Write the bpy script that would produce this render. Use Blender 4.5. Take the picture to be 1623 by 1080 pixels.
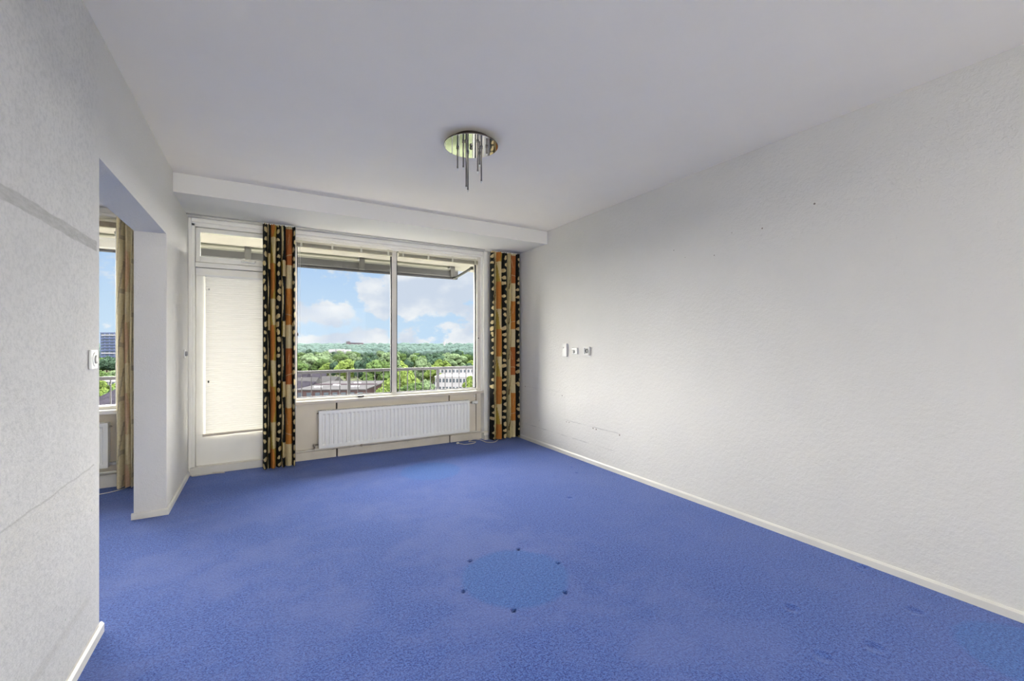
import bpy, bmesh, math, random
from math import sin, cos, pi, radians, sqrt
from mathutils import Vector, Matrix, noise
random.seed(7)
for _o in list(bpy.data.objects): bpy.data.objects.remove(_o)
S = bpy.context.scene
C = S.collection

# ------------------------------------------------------------------ camera
F_PX, YAW, HORIZON, CAM_H = 679.9, 0.5261, 544.1, 1.2556
cd = bpy.data.cameras.new('camera'); cam = bpy.data.objects.new('camera', cd); C.objects.link(cam)
cd.sensor_width = 36; cd.lens = 36*F_PX/1623; cd.shift_y = (HORIZON-540)/1623
cd.clip_start = 0.05; cd.clip_end = 9000
cam.location = (0, 0, CAM_H); cam.rotation_euler = (pi/2, 0, -YAW)
S.camera = cam
S.view_settings.view_transform = 'Standard'; S.view_settings.look = 'None'
S.view_settings.gamma = 1; S.view_settings.use_curve_mapping = False
S.view_settings.exposure = 0.0

# ------------------------------------------------------------------ node helper
class NT:
    def __init__(s, tree): s.t = tree; s.n = tree.nodes; s.l = tree.links
    def new(s, typ, **kw):
        n = s.n.new(typ)
        for k, v in kw.items(): setattr(n, k, v)
        return n
    def put(s, sock, v):
        if isinstance(v, bpy.types.NodeSocket): s.l.new(v, sock)
        elif v is not None:
            if hasattr(sock.default_value, '__len__') and not hasattr(v, '__len__'): v = [v]*len(sock.default_value)
            if hasattr(v, '__len__') and len(sock.default_value) == 4 and len(v) == 3: v = (*v, 1)
            sock.default_value = v
    def m(s, op, a, b=None, c=None, clamp=False):
        n = s.new('ShaderNodeMath', operation=op, use_clamp=clamp)
        for i, v in enumerate((a, b, c)): 
            if v is not None: s.put(n.inputs[i], v)
        return n.outputs[0]
    def v(s, op, a, b=None, out=0):
        n = s.new('ShaderNodeVectorMath', operation=op)
        s.put(n.inputs[0], a)
        if b is not None: s.put(n.inputs[1], b)
        return n.outputs[out]
    def mix(s, f, a, b):
        n = s.new('ShaderNodeMix', data_type='RGBA')
        s.put(n.inputs[0], f); s.put(n.inputs[6], a); s.put(n.inputs[7], b)
        return n.outputs[2]
    def step(s, x, lo, hi, a=0.0, b=1.0):
        n = s.new('ShaderNodeMapRange', interpolation_type='SMOOTHSTEP')
        s.put(n.inputs[0], x); n.inputs[1].default_value = lo; n.inputs[2].default_value = hi
        n.inputs[3].default_value = a; n.inputs[4].default_value = b
        return n.outputs[0]
    def noise(s, vec, scale, detail=3, rough=.5, out=0):
        n = s.new('ShaderNodeTexNoise'); s.put(n.inputs['Vector'], vec)
        n.inputs['Scale'].default_value = scale; n.inputs['Detail'].default_value = detail
        n.inputs['Roughness'].default_value = rough
        return n.outputs[out]
    def sep(s, vec):
        n = s.new('ShaderNodeSeparateXYZ'); s.put(n.inputs[0], vec); return n.outputs
    def bump(s, h, strength=.3, dist=.01):
        n = s.new('ShaderNodeBump'); n.inputs['Strength'].default_value = strength
        n.inputs['Distance'].default_value = dist; s.put(n.inputs['Height'], h); return n.outputs[0]

# ------------------------------------------------------------------ sky (clouds placed by compass direction, unseen bright glow added behind the building to fill the room)
def pix_dir(px, py):
    l = (px-811.5)/F_PX; v = -(py-HORIZON)/F_PX
    d = Vector((l*cos(YAW)+sin(YAW), cos(YAW)-l*sin(YAW), v)); return d.normalized()
SKY_BACK_FILL, SUN_STRENGTH, SUN_ANGLE = 11.3, 84.0, 126
W = bpy.data.worlds.new('sky'); S.world = W; W.use_nodes = True
q = NT(W.node_tree); q.n.clear()
gd = q.v('NORMALIZE', q.new('ShaderNodeTexCoord').outputs['Generated'])
sx, sy, sz = q.sep(gd)
el = q.m('ARCSINE', sz); az = q.m('ARCTAN2', sx, sy)
uv = q.new('ShaderNodeCombineXYZ'); q.put(uv.inputs[0], az); q.put(uv.inputs[1], q.m('MULTIPLY', el, 1.5))
uvo = uv.outputs[0]
n1 = q.noise(uvo, 9, 6, .58); n2 = q.noise(uvo, 30, 5, .6)
base = q.mix(q.step(el, 0.0, .30), (.63, .80, .98), (.36, .57, .93))
base = q.mix(q.step(az, .1, .75), base, (.50, .71, .96))
clouds = [ # px, py, radius x, radius y (degrees), density
 (478,497,1.5,1.2,1.0),(525,496,3.2,1.5,1.1),(545,488,1.6,1.0,.7),(536,436,2.2,1.1,.55),(590,452,1.8,1.0,.85),(572,470,.6,1.6,.5),
 (612,478,2.6,2.0,1.2),(650,476,3.0,2.4,1.2),(655,450,3.4,1.6,1.1),(700,460,4.6,2.8,1.2),(735,450,3.0,3.2,1.1),(735,490,1.8,1.2,.8),
 (482,544,2.6,1.0,1.2),(535,542,2.2,1.0,1.2),(590,540,3.2,1.7,.9),(600,528,2.0,1.0,.7),(645,536,2.2,1.2,.7),(735,538,2.4,1.4,1.0),
 (712,516,1.3,.6,.6),(690,540,4.,.8,.6),(225,440,2.0,3.5,.6),(800,500,6,4,1.0),(860,440,8,5,1.0),(380,500,4,2.2,1.0),(330,470,3,2,.7)]
mask = None
for (px, py, rx, ry, a) in clouds:
    d = pix_dir(px, py); a0 = math.atan2(d.x, d.y); e0 = math.asin(d.z)
    dx = q.m('MULTIPLY', q.m('SUBTRACT', az, a0), 1/radians(rx)); dy = q.m('MULTIPLY', q.m('SUBTRACT', el, e0), 1/radians(ry))
    r = q.m('ADD', q.m('MULTIPLY', dx, dx), q.m('MULTIPLY', dy, dy))
    g = q.m('MULTIPLY', q.m('EXPONENT', q.m('MULTIPLY', r, -.8)), a)
    mask = g if mask is None else q.m('MAXIMUM', mask, g)
gen = q.m('MULTIPLY', q.step(q.m('ABSOLUTE', q.m('SUBTRACT', az, .2)), .75, 1.0), .8)
mask = q.m('MAXIMUM', mask, gen)
cl = q.m('ADD', mask, q.m('ADD', q.m('MULTIPLY', q.m('SUBTRACT', n1, .5), 1.9), q.m('MULTIPLY', q.m('SUBTRACT', n2, .5), 1.3)))
cl = q.step(cl, .27, .62)
n3 = q.noise(q.v('ADD', uvo, (3.1, .04, 0)), 7, 4, .5)
ccol = q.mix(q.step(n3, .42, .62), (.95, .96, .99), (.66, .73, .86))
skyc = q.mix(q.m('MULTIPLY', cl, .96), base, ccol)
skyc = q.mix(q.step(el, -.06, -.002, 1, 0), skyc, (.25, .30, .25))
back = q.m('MULTIPLY', q.step(sy, -.05, -.55), q.step(el, -1.0, -.1, .25, 1.0))
up = q.m('MULTIPLY', q.step(el, .45, .9), 1.6)
mult = q.m('ADD', 1.0, q.m('ADD', q.m('MULTIPLY', back, SKY_BACK_FILL), up))
skyc = q.mix(q.m('MULTIPLY', back, 1.0), skyc, (1.0, .945, .87))
bg = q.new('ShaderNodeBackground'); q.put(bg.inputs[0], skyc); q.put(bg.inputs[1], mult)
q.l.new(bg.outputs[0], q.new('ShaderNodeOutputWorld').inputs[0])
W.cycles.sampling_method = 'MANUAL'; W.cycles.sample_map_resolution = 1024

sd = bpy.data.lights.new('sun', 'SUN'); sd.energy = SUN_STRENGTH; sd.angle = radians(SUN_ANGLE); sd.color = (1, .95, .87)
sun = bpy.data.objects.new('sun', sd); C.objects.link(sun); sun.location = (4, 12, 20)
sun.rotation_euler = Vector((0.34, 1.0, .30)).to_track_quat('Z', 'Y').to_euler()

# ------------------------------------------------------------------ materials
def new_mat(name):
    m = bpy.data.materials.new(name); m.use_nodes = True
    k = NT(m.node_tree); b = k.n['Principled BSDF']
    return m, k, b
def objco(k): return k.new('ShaderNodeTexCoord').outputs['Object']
def plain(name, col, rough=.5, metal=0, nscale=None, namp=.06, bump=0, bscale=None, spec=.5):
    m, k, b = new_mat(name)
    co = objco(k)
    n = k.noise(co, nscale or 8, 3)
    f = k.step(n, .3, .7)
    c1 = tuple(max(0, c*(1-namp)) for c in col); c2 = tuple(min(1, c*(1+namp)) for c in col)
    k.put(b.inputs['Base Color'], k.mix(f, c1, c2))
    b.inputs['Roughness'].default_value = rough; b.inputs['Metallic'].default_value = metal
    b.inputs['Specular IOR Level'].default_value = spec
    if bump: k.put(b.inputs['Normal'], k.bump(k.noise(co, bscale or 120, 3), bump, .003))
    return m
def plaster(name, col, bump=.5, scale=42, mott=.03, marks=None):
    m, k, b = new_mat(name); co = objco(k)
    w = k.noise(k.v('MULTIPLY', co, (1, 1, 1)), scale, 5, .62)
    w2 = k.noise(co, scale*2.7, 2, .5)
    big = k.noise(co, 2.2, 4, .6)
    c = k.mix(k.step(big, .3, .7), tuple(x*(1-mott) for x in col), tuple(min(1, x*(1+mott)) for x in col))
    c = k.mix(k.m('MULTIPLY', k.step(w, .55, .75), mott*3), c, tuple(x*.8 for x in col))
    if marks: c = marks(k, co, c)
    k.put(b.inputs['Base Color'], c); b.inputs['Roughness'].default_value = .88; b.inputs['Specular IOR Level'].default_value = .2
    h = k.m('ADD', w, k.m('MULTIPLY', w2, .35))
    k.put(b.inputs['Normal'], k.bump(h, bump, .004))
    return m
def band(k, x, lo, hi, soft):
    return k.m('MULTIPLY', k.step(x, lo-soft, lo+soft), k.step(x, hi-soft, hi+soft, 1, 0))
def marks_left(k, co, c):
    x, y, z = k.sep(co)
    wob = k.m('MULTIPLY', k.m('SUBTRACT', k.noise(co, 9, 4, .6), .5), .022)
    zz = k.m('ADD', z, wob)
    streak = k.noise(k.v('MULTIPLY', co, (1, 6, 30)), 3, 4, .6)
    near = k.step(y, 2.455, 2.475, 1, 0)
    c = k.mix(k.step(y, 2.1, 3.3), c, WHITE)      # near paper greyer; lightening toward the window paints in missing daylight
    # dirt band where a wide shelf hung
    b1 = k.m('MULTIPLY', band(k, zz, 1.645, 1.688, .003), k.m('MULTIPLY', near, k.step(streak, .25, .7, .5, .95)))
    c = k.mix(b1, c, (.37, .365, .35))
    # panel trace: thin line with dust below it
    l1 = k.m('MULTIPLY', band(k, zz, .741, .747, .003), k.m('MULTIPLY', k.step(y, 2.42, 2.44, 1, 0), .8))
    c = k.mix(l1, c, (.38, .38, .37))
    d1 = k.m('MULTIPLY', band(k, z, .60, .742, .03), k.m('MULTIPLY', k.step(y, 2.40, 2.44, 1, 0), k.step(streak, .3, .7, .1, .35)))
    c = k.mix(d1, c, (.55, .53, .48))
    v1 = k.m('MULTIPLY', band(k, y, 2.425, 2.44, .006), k.m('MULTIPLY', k.step(z, .73, .75, 1, 0), .18))
    c = k.mix(v1, c, (.5, .5, .48))
    s1 = k.m('MULTIPLY', band(k, zz, .20, .235, .012), k.m('MULTIPLY', k.step(y, 2.28, 2.42, 1, 0), k.step(streak, .3, .7, .25, .7)))
    c = k.mix(s1, c, (.45, .44, .42))
    mott = k.noise(co, 60, 5, .7)
    c = k.mix(k.m('MULTIPLY', k.step(mott, .42, .66), k.m('MULTIPLY', k.step(y, 2.3, 2.6, 1, 0), .55)), c, (.44, .445, .45))
    for (yy, z0) in ((2.13, .265), (2.40, .565)):
        c = dot(k, co, c, yy, z0, .004, (.25, .35, .28))
    return c
def dot(k, co, c, yy, z0, r, col):
    x, y, z = k.sep(co)
    dy = k.m('SUBTRACT', y, yy); dz = k.m('SUBTRACT', z, z0)
    d = k.m('SQRT', k.m('ADD', k.m('MULTIPLY', dy, dy), k.m('MULTIPLY', dz, dz)))
    return k.mix(k.step(d, r*.8, r*1.25, .85, 0), c, col)
def marks_right(k, co, c):
    x, y, z = k.sep(co)
    wob = k.m('MULTIPLY', k.m('SUBTRACT', k.noise(co, 7, 4, .6), .5), .018)
    zz = k.m('ADD', z, wob)
    pat = k.noise(k.v('MULTIPLY', co, (1, 3, 10)), 2.5, 4, .6)
    for (za, y0, y1, f) in ((.385, 3.02, 3.90, .75), (.205, 3.10, 4.75, .8), (.69, 3.95, 4.70, .35)):
        a = k.m('MULTIPLY', band(k, zz, za-.004, za+.006, .004), k.m('MULTIPLY', band(k, y, y0, y1, .05), k.step(pat, .38, .7, .1*f, f)))
        c = k.mix(a, c, (.42, .41, .41))
    v = k.m('MULTIPLY', band(k, y, 3.895, 3.905, .004), k.m('MULTIPLY', band(k, z, .40, .66, .03), .16))
    c = k.mix(v, c, (.45, .45, .45))
    for (yy, z0, r) in ((1.358,2.12,.006),(1.68,2.042,.005),(2.411,2.028,.004),(2.041,1.921,.004),(3.951,.655,.007),(3.868,.368,.006),(3.822,.369,.006),
                        (3.42,.374,.008),(3.372,.37,.008),(3.039,.373,.008),(4.75,.69,.008),(4.42,.30,.005),(2.30,1.95,.003),(1.9,2.06,.003)):
        c = dot(k, co, c, yy, z0, r, (.18, .15, .13))
    return c
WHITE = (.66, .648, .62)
M = {}
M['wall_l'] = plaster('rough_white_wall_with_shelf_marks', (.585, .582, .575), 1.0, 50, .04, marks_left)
M['wall_r'] = plaster('knotty_white_wall_plaster', WHITE, .9, 40, .015, marks_right)
M['wall'] = plaster('white_wall_plaster', WHITE, .3, 45, .015)
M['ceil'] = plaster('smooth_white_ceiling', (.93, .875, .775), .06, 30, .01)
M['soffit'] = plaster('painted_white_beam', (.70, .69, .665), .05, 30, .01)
M['cream'] = plain('cream_gloss_paint', (0.8820, 0.8662, 0.8025), .35, nscale=3, namp=.03)
M['base'] = plain('cream_white_skirting_paint', (.66, .645, .60), .4, nscale=4, namp=.04)
M['beige'] = plain('beige_panel_paint', (0.7350, 0.6720, 0.5616), .5, nscale=2.5, namp=.05)
M['sillwhite'] = plain('white_window_board', (.80, .79, .77), .35, namp=.02)
M['silledge'] = plain('beige_sill_edge_paint', (.58, .52, .44), .45, namp=.03)
M['mull'] = plain('grey_beige_mullion_paint', (0.7000, 0.6650, 0.6020), .4, namp=.03)
M['frame'] = plain('off_white_window_frame_paint', (.83, .81, .76), .35, namp=.03)
M['rad'] = plain('white_radiator_enamel', (.87, .87, .84), .3, namp=.015)
M['pipe'] = plain('cream_painted_pipe', (.66, .61, .52), .35, namp=.05)
M['brass'] = plain('worn_metal_fitting', (.35, .30, .24), .35, .8, namp=.2)
M['joint'] = plain('dark_joint_shadow_gap_filler', (.07, .06, .05), .8)
M['seal'] = plain('black_rubber_glazing_seal', (.02, .022, .03), .6)
M['plastic'] = plain('white_plastic', (.82, .82, .80), .35, namp=.01)
M['fitting'] = plain('aged_white_fitting_plastic', (.66, .66, .64), .45, namp=.01)
M['greyp'] = plain('grey_plastic', (.33, .33, .33), .4)
M['black'] = plain('black_plastic', (.02, .02, .02), .35)
M['blindrail'] = plain('champagne_blind_metal', (0.6250, 0.5875, 0.4625), .4, .1, namp=.05)
M['bracket'] = plain('pale_blind_bracket', (.62, .60, .48), .4)
M['steel'] = plain('brushed_grey_metal', (.38, .38, .37), .35, .7, namp=.1)
M['rod'] = plain('dark_nickel_rod', (.20, .185, .165), .28, .85, namp=.1)
M['mirror'] = plain('polished_chrome_mirror', (.92, .92, .92), .025, 1.0, namp=.005)
M['edge'] = plain('bronzed_canopy_edge', (.12, .10, .085), .35, .7)
M['awn'] = plain('grey_awning_metal', (0.0585, 0.0585, 0.0612), .5, namp=.06)
M['bracketgrey'] = plain('grey_awning_bracket', (.085, .085, .085), .5)
M['awnlight'] = plain('pale_awning_lip', (.20, .20, .175), .5)
M['awnwhite'] = plain('white_awning_metal', (.42, .42, .42), .5)
M['balc'] = plain('painted_concrete_balcony_soffit', (.30, .285, .26), .8, nscale=2)
M['conc'] = plain('grey_balcony_concrete', (.62, .60, .56), .9, nscale=3, namp=.1)
M['rail'] = plain('grey_galvanised_railing', (0.0599, 0.0599, 0.0699), .7, .0, namp=.1, spec=.1)
M['ext'] = plain('exterior_brickwork', (.3, .2, .15), .9)
M['cable'] = plain('off_white_cable_sheath', (.62, .58, .52), .5)

def slat_mat():
    m, k, b = new_mat('white_translucent_blind_slat')
    d = k.new('ShaderNodeBsdfDiffuse'); d.inputs[0].default_value = (.86, .85, .80, 1)
    t = k.new('ShaderNodeBsdfTranslucent'); t.inputs[0].default_value = (.92, .91, .85, 1)
    mx = k.new('ShaderNodeMixShader'); n = k.noise(objco(k), 5, 2)
    k.put(mx.inputs[0], k.step(n, .2, .8, .036, .042)); k.l.new(d.outputs[0], mx.inputs[1]); k.l.new(t.outputs[0], mx.inputs[2])
    k.l.new(mx.outputs[0], k.n['Material Output'].inputs[0]); return m
M['slat'] = slat_mat()
def glass_mat():
    m, k, b = new_mat('thin_window_glass')
    t = k.new('ShaderNodeBsdfTransparent'); t.inputs[0].default_value = (.97, .98, .975, 1)
    g = k.new('ShaderNodeBsdfGlossy'); g.inputs['Roughness'].default_value = .0
    fr = k.new('ShaderNodeFresnel'); fr.inputs[0].default_value = 1.25
    mx = k.new('ShaderNodeMixShader'); k.put(mx.inputs[0], k.m('MULTIPLY', fr.outputs[0], k.step(k.noise(objco(k), 1, 1), 0, 1, .16, .2)))
    k.l.new(t.outputs[0], mx.inputs[1]); k.l.new(g.outputs[0], mx.inputs[2])
    k.l.new(mx.outputs[0], k.n['Material Output'].inputs[0]); return m
M['glass'] = glass_mat()

PATCHES = [(1.176, 1.99, .285), (1.43, 4.05, .29), (2.66, .42, .24)]
def carpet_mat():
    m, k, b = new_mat('blue_cut_pile_carpet'); co = objco(k)
    x, y, z = k.sep(co)
    fine = k.noise(co, 150, 3, .75); mid = k.noise(co, 75, 3, .7); big = k.noise(co, 1.3, 4, .6); med = k.noise(co, 7, 4, .6)
    a, bb = (.007, .026, .180), (.076, .160, .505)
    f = k.m('ADD', k.m('MULTIPLY', k.step(fine, .38, .62), .55), k.m('MULTIPLY', k.step(mid, .36, .64), .45))
    c = k.mix(f, a, bb)
    worn = k.m('MULTIPLY', k.step(k.m('ADD', big, k.m('MULTIPLY', k.m('SUBTRACT', med, .5), .4)), .38, .68), k.step(x, 1.3, 2.3, .5, .22))
    c = k.mix(worn, c, (.112, .152, .385))
    pf = None
    for (px, py, r) in PATCHES:
        dx = k.m('SUBTRACT', x, px); dy = k.m('SUBTRACT', y, py)
        d = k.m('ADD', k.m('SQRT', k.m('ADD', k.m('MULTIPLY', dx, dx), k.m('MULTIPLY', dy, dy))), k.m('MULTIPLY', k.m('SUBTRACT', med, .5), .05))
        g = k.step(d, r-.022, r+.022, 1, 0); pf = g if pf is None else k.m('MAXIMUM', pf, g)
    pc = k.mix(f, (.008, .045, .225), (.058, .170, .510))
    c = k.mix(pf, c, pc)
    k.put(b.inputs['Base Color'], c); b.inputs['Roughness'].default_value = .95; b.inputs['Specular IOR Level'].default_value = .1
    b.inputs['Sheen Weight'].default_value = .25; b.inputs['Sheen Roughness'].default_value = .5
    b.inputs['Sheen Tint'].default_value = (.75, .8, 1, 1)
    k.put(b.inputs['Normal'], k.bump(k.m('ADD', fine, mid), .8, .004))
    return m
M['carpet'] = carpet_mat()
def curtain_mat():
    m, k, b = new_mat('printed_cotton_curtain_cloth')
    at = k.new('ShaderNodeAttribute', attribute_name='print')
    co = objco(k); w = k.noise(co, 240, 2, .6); blot = k.noise(co, 45, 4, .65)
    c = k.mix(k.step(blot, .35, .75, 0, .30), at.outputs['Color'], k.v('MULTIPLY', at.outputs['Color'], (.62, .55, .45)))
    k.put(b.inputs['Base Color'], c); b.inputs['Roughness'].default_value = .85; b.inputs['Specular IOR Level'].default_value = .15
    k.put(b.inputs['Normal'], k.bump(w, .25, .002))
    tr = k.new('ShaderNodeBsdfTranslucent'); k.put(tr.inputs[0], c)
    mx = k.new('ShaderNodeMixShader'); mx.inputs[0].default_value = .13
    k.l.new(b.outputs[0], mx.inputs[1]); k.l.new(tr.outputs[0], mx.inputs[2]); k.l.new(mx.outputs[0], k.n['Material Output'].inputs[0])
    return m
M['curtain'] = curtain_mat()
def leaf_mat(name, c1, c2):
    m, k, b = new_mat(name); co = objco(k)
    n = k.noise(co, 1.5, 5, .75); o = k.new('ShaderNodeObjectInfo').outputs['Random']
    f = k.m('ADD', k.step(n, .38, .62, -.1, 1.15), k.m('MULTIPLY', k.m('SUBTRACT', o, .5), .4), clamp=True)
    k.put(b.inputs['Base Color'], k.mix(f, c1, c2)); b.inputs['Roughness'].default_value = 1.0; b.inputs['Specular IOR Level'].default_value = 0.0
    return m
M['leaf_a'] = leaf_mat('mid_green_foliage', (0.0105, 0.0196, 0.0096), (0.0551, 0.0859, 0.0293))
M['leaf_b'] = leaf_mat('pale_green_foliage', (0.0276, 0.0422, 0.0243), (0.0963, 0.1347, 0.0735))
M['leaf_c'] = leaf_mat('dark_green_foliage', (0.0091, 0.0181, 0.0140), (0.0384, 0.0632, 0.0430))
M['leaf_d'] = leaf_mat('yellow_green_foliage', (0.0292, 0.0464, 0.0128), (0.1045, 0.1421, 0.0398))
M['bark'] = plain('grey_brown_bark', (.06, .045, .035), .9, nscale=3, namp=.2)
M['far'] = leaf_mat('haze_tinted_woodland_foliage', (0.0300, 0.0496, 0.0490), (0.0525, 0.0743, 0.0668))  # distance haze put into the leaf colours as a blue tint
M['ground'] = plain('grass_and_field_ground', (.040, .046, .028), .95, nscale=.25, namp=.5, spec=0)
M['b_roof'] = plain('mauve_grey_roofing', (0.0397, 0.0391, 0.0420), .9, nscale=.4, namp=.12, spec=0)
M['b_roof2'] = plain('dark_slate_roofing', (0.0221, 0.0206, 0.0274), .9, nscale=.5, namp=.2, spec=0)
M['b_brick'] = plain('pinkish_brown_brickwork', (0.0395, 0.0273, 0.0288), .9, nscale=.5, namp=.12, spec=0)
M['b_white'] = plain('white_rendered_wall', (0.2043, 0.2043, 0.2266), .8, nscale=.3, namp=.05, spec=0)
M['b_blue'] = plain('blue_grey_concrete', (0.0638, 0.0798, 0.1440), .8, nscale=.2, namp=.08, spec=0)
M['b_glass'] = plain('dark_building_window', (.035, .045, .06), .2)
M['b_pink'] = plain('pale_pink_concrete', (0.0494, 0.0370, 0.0462), .9, nscale=.1, spec=0)

# ------------------------------------------------------------------ mesh helpers
class MB:
    def __init__(s): s.b = bmesh.new()
    def box(s, x0, x1, y0, y1, z0, z1, rot=None):
        vs = [s.b.verts.new(p) for p in [(x0,y0,z0),(x1,y0,z0),(x1,y1,z0),(x0,y1,z0),(x0,y0,z1),(x1,y0,z1),(x1,y1,z1),(x0,y1,z1)]]
        for f in ((0,3,2,1),(4,5,6,7),(0,1,5,4),(1,2,6,5),(2,3,7,6),(3,0,4,7)): s.b.faces.new([vs[i] for i in f])
        if rot:
            bmesh.ops.transform(s.b, matrix=rot, verts=vs)
        return s
    def prism(s, prof, axis, a, b):
        # prof: 2-D outline; axis 'x': (y,z) outline extruded x from a to b; 'y': (x,z); 'z': (x,y)
        def P(u, v, t): return {'x': (t, u, v), 'y': (u, t, v), 'z': (u, v, t)}[axis]
        va = [s.b.verts.new(P(u, v, a)) for u, v in prof]; vb = [s.b.verts.new(P(u, v, b)) for u, v in prof]
        n = len(prof)
        s.b.faces.new(va); s.b.faces.new(vb[::-1])
        for i in range(n): s.b.faces.new([va[i], vb[i], vb[(i+1) % n], va[(i+1) % n]])
        return s
    def tube(s, pts, r, n=10, caps=True, smooth=0):
        pts = [Vector(p) for p in pts]
        if smooth:
            out = []
            for i in range(len(pts)-1):
                p0 = pts[max(i-1, 0)]; p1 = pts[i]; p2 = pts[i+1]; p3 = pts[min(i+2, len(pts)-1)]
                for j in range(smooth):
                    t = j/smooth
                    out.append(.5*((2*p1)+(p2-p0)*t+(2*p0-5*p1+4*p2-p3)*t*t+(3*p1-p0-3*p2+p3)*t**3))
            pts = out+[pts[-1]]
        rs = r if hasattr(r, '__len__') else [r]*len(pts)
        rings = []
        up = Vector((.13, .21, 1)).normalized()
        for i, p in enumerate(pts):
            d = (pts[min(i+1, len(pts)-1)]-pts[max(i-1, 0)]).normalized()
            a = d.cross(up)
            if a.length < .05: a = d.cross(Vector((1, .2, 0)))
            a.normalize(); b = d.cross(a)
            rings.append([s.b.verts.new(p+rs[i]*(cos(2*pi*j/n)*a+sin(2*pi*j/n)*b)) for j in range(n)])
        for A, B in zip(rings, rings[1:]):
            for j in range(n):
                f = s.b.faces.new([A[j], A[(j+1) % n], B[(j+1) % n], B[j]]); f.smooth = n > 6
        if caps: s.b.faces.new(rings[0]); s.b.faces.new(rings[-1][::-1])
        return s
    def lathe(s, prof, c, axis='z', n=24, smooth=True):
        # prof: list of (radius, height) from c along axis
        rings = []
        for (r, h) in prof:
            ring = []
            for j in range(n):
                a = 2*pi*j/n; u, v = r*cos(a), r*sin(a)
                p = {'z': (u, v, h), 'x': (h, u, v), 'y': (u, h, v)}[axis]
                ring.append(s.b.verts.new(Vector(c)+Vector(p)))
            rings.append(ring)
        for A, B in zip(rings, rings[1:]):
            for j in range(n):
                f = s.b.faces.new([A[j], A[(j+1) % n], B[(j+1) % n], B[j]]); f.smooth = smooth
        s.b.faces.new(rings[0]); s.b.faces.new(rings[-1][::-1])
        return s
    def build(s, name, mat, parent=None, bevel=0, loc=None):
        bmesh.ops.recalc_face_normals(s.b, faces=s.b.faces)
        me = bpy.data.meshes.new(name); s.b.to_mesh(me); s.b.free()
        o = bpy.data.objects.new(name, me); C.objects.link(o)
        for mm in (mat if isinstance(mat, (list, tuple)) else [mat]): me.materials.append(M[mm])
        if parent is not None:
            o.parent = parent; o.matrix_parent_inverse = Matrix.Translation(-parent.location)
        if bevel:
            md = o.modifiers.new('bevel', 'BEVEL'); md.width = bevel; md.segments = 2; md.limit_method = 'ANGLE'
            if hasattr(md, 'harden_normals'): md.harden_normals = False
        return o
def tag(o, label, cat, group=None):
    o['label'] = label; o['category'] = cat
    if group: o['group'] = group
    return o
def struct(o): o['kind'] = 'structure'; return o
def thing(name, label, cat, loc=(0, 0, 0), group=None):
    o = bpy.data.objects.new(name, None); C.objects.link(o); o.location = loc; o.empty_display_size = .1
    return tag(o, label, cat, group)
def sthing(name, loc=(0, 0, 0)):
    o = bpy.data.objects.new(name, None); C.objects.link(o); o.location = loc; o.empty_display_size = .1
    return struct(o)

# ------------------------------------------------------------------ setting
XR, XL, TW, H = 2.957, -.611, .184, 2.60
YS, HS = 4.25, 2.447          # beam in front of the window
YJ0, YJ1, HD = 2.495, 3.99, 2.056    # opening to the side room
XS = -3.7                     # side room's far wall
YB = -3.4                     # rear of the room
YW = 5.20                     # outer wall line

# carpet: fine grid where furniture left dents
DENTS = [(1.346,2.238,.012),(1.02,1.736,.013),(1.031,2.255,.012),(.877,1.997,.012),(1.457,1.983,.012),(1.315,1.73,.012),
         (2.163,1.09,.030),(2.635,.79,.030),(2.177,.78,.032),(1.937,.858,.030),(2.902,1.088,.028),(2.147,2.768,.026),(2.70,3.45,.02),(2.62,3.27,.02)]
def floor_mesh():
    x0, x1, y0, y1, st = .70, 2.945, .42, 3.6, .010
    nx, ny = int(round((x1-x0)/st)), int(round((y1-y0)/st))
    bm = bmesh.new(); g = []
    for j in range(ny+1):
        row = []
        for i in range(nx+1):
            x = x0+(x1-x0)*i/nx; y = y0+(y1-y0)*j/ny; z = 0
            for (a, b, r) in DENTS:
                dx, dy = (x-a), (y-b)
                if abs(dx) < 3*r and abs(dy) < 3*r:
                    d = sqrt(dx*dx+dy*dy)/r
                    z -= (.016 if r < .02 else .0055)*(1/(1+math.exp((d-.8)*8))); z += .0018*math.exp(-((d-1.4)/.3)**2)
            row.append(bm.verts.new((x, y, z)))
        g.append(row)
    for j in range(ny):
        for i in range(nx):
            f = bm.faces.new([g[j][i], g[j][i+1], g[j+1][i+1], g[j+1][i]]); f.smooth = True
    def quad(a, b, c, d): bm.faces.new([bm.verts.new((a, c, 0)), bm.verts.new((b, c, 0)), bm.verts.new((b, d, 0)), bm.verts.new((a, d, 0))])
    quad(XS-.05, x0, YB, YW); quad(x1, XR+.05, YB, YW); quad(x0, x1, YB, y0); quad(x0, x1, y1, YW)
    # slab below
    vs = [bm.verts.new((x, y, -.25)) for x, y in ((XS-.05, YB), (XR+.05, YB), (XR+.05, YW), (XS-.05, YW))]
    bm.faces.new(vs[::-1])
    me = bpy.data.meshes.new('floor'); bm.to_mesh(me); bm.free()
    o = bpy.data.objects.new('floor', me); C.objects.link(o); me.materials.append(M['carpet']); return struct(o)
floor_mesh()

struct(MB().box(XS-.2, XR+.2, YB-.2, YW+.1, H, H+.2).build('ceiling', 'ceil'))
struct(MB().box(XR, XR+.2, YB, YW+.1, -.25, H).build('wall_right', 'wall_r'))
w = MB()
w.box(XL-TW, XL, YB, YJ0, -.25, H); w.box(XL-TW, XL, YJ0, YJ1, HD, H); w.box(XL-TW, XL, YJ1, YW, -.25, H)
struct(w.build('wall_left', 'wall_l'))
struct(MB().box(XS-.2, XS, YB, YW+.1, -.25, H).build('wall_side_room', 'wall'))
struct(MB().box(XS, XL-TW, .2, .4, -.25, H).build('wall_side_room_back', 'wall'))
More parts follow.
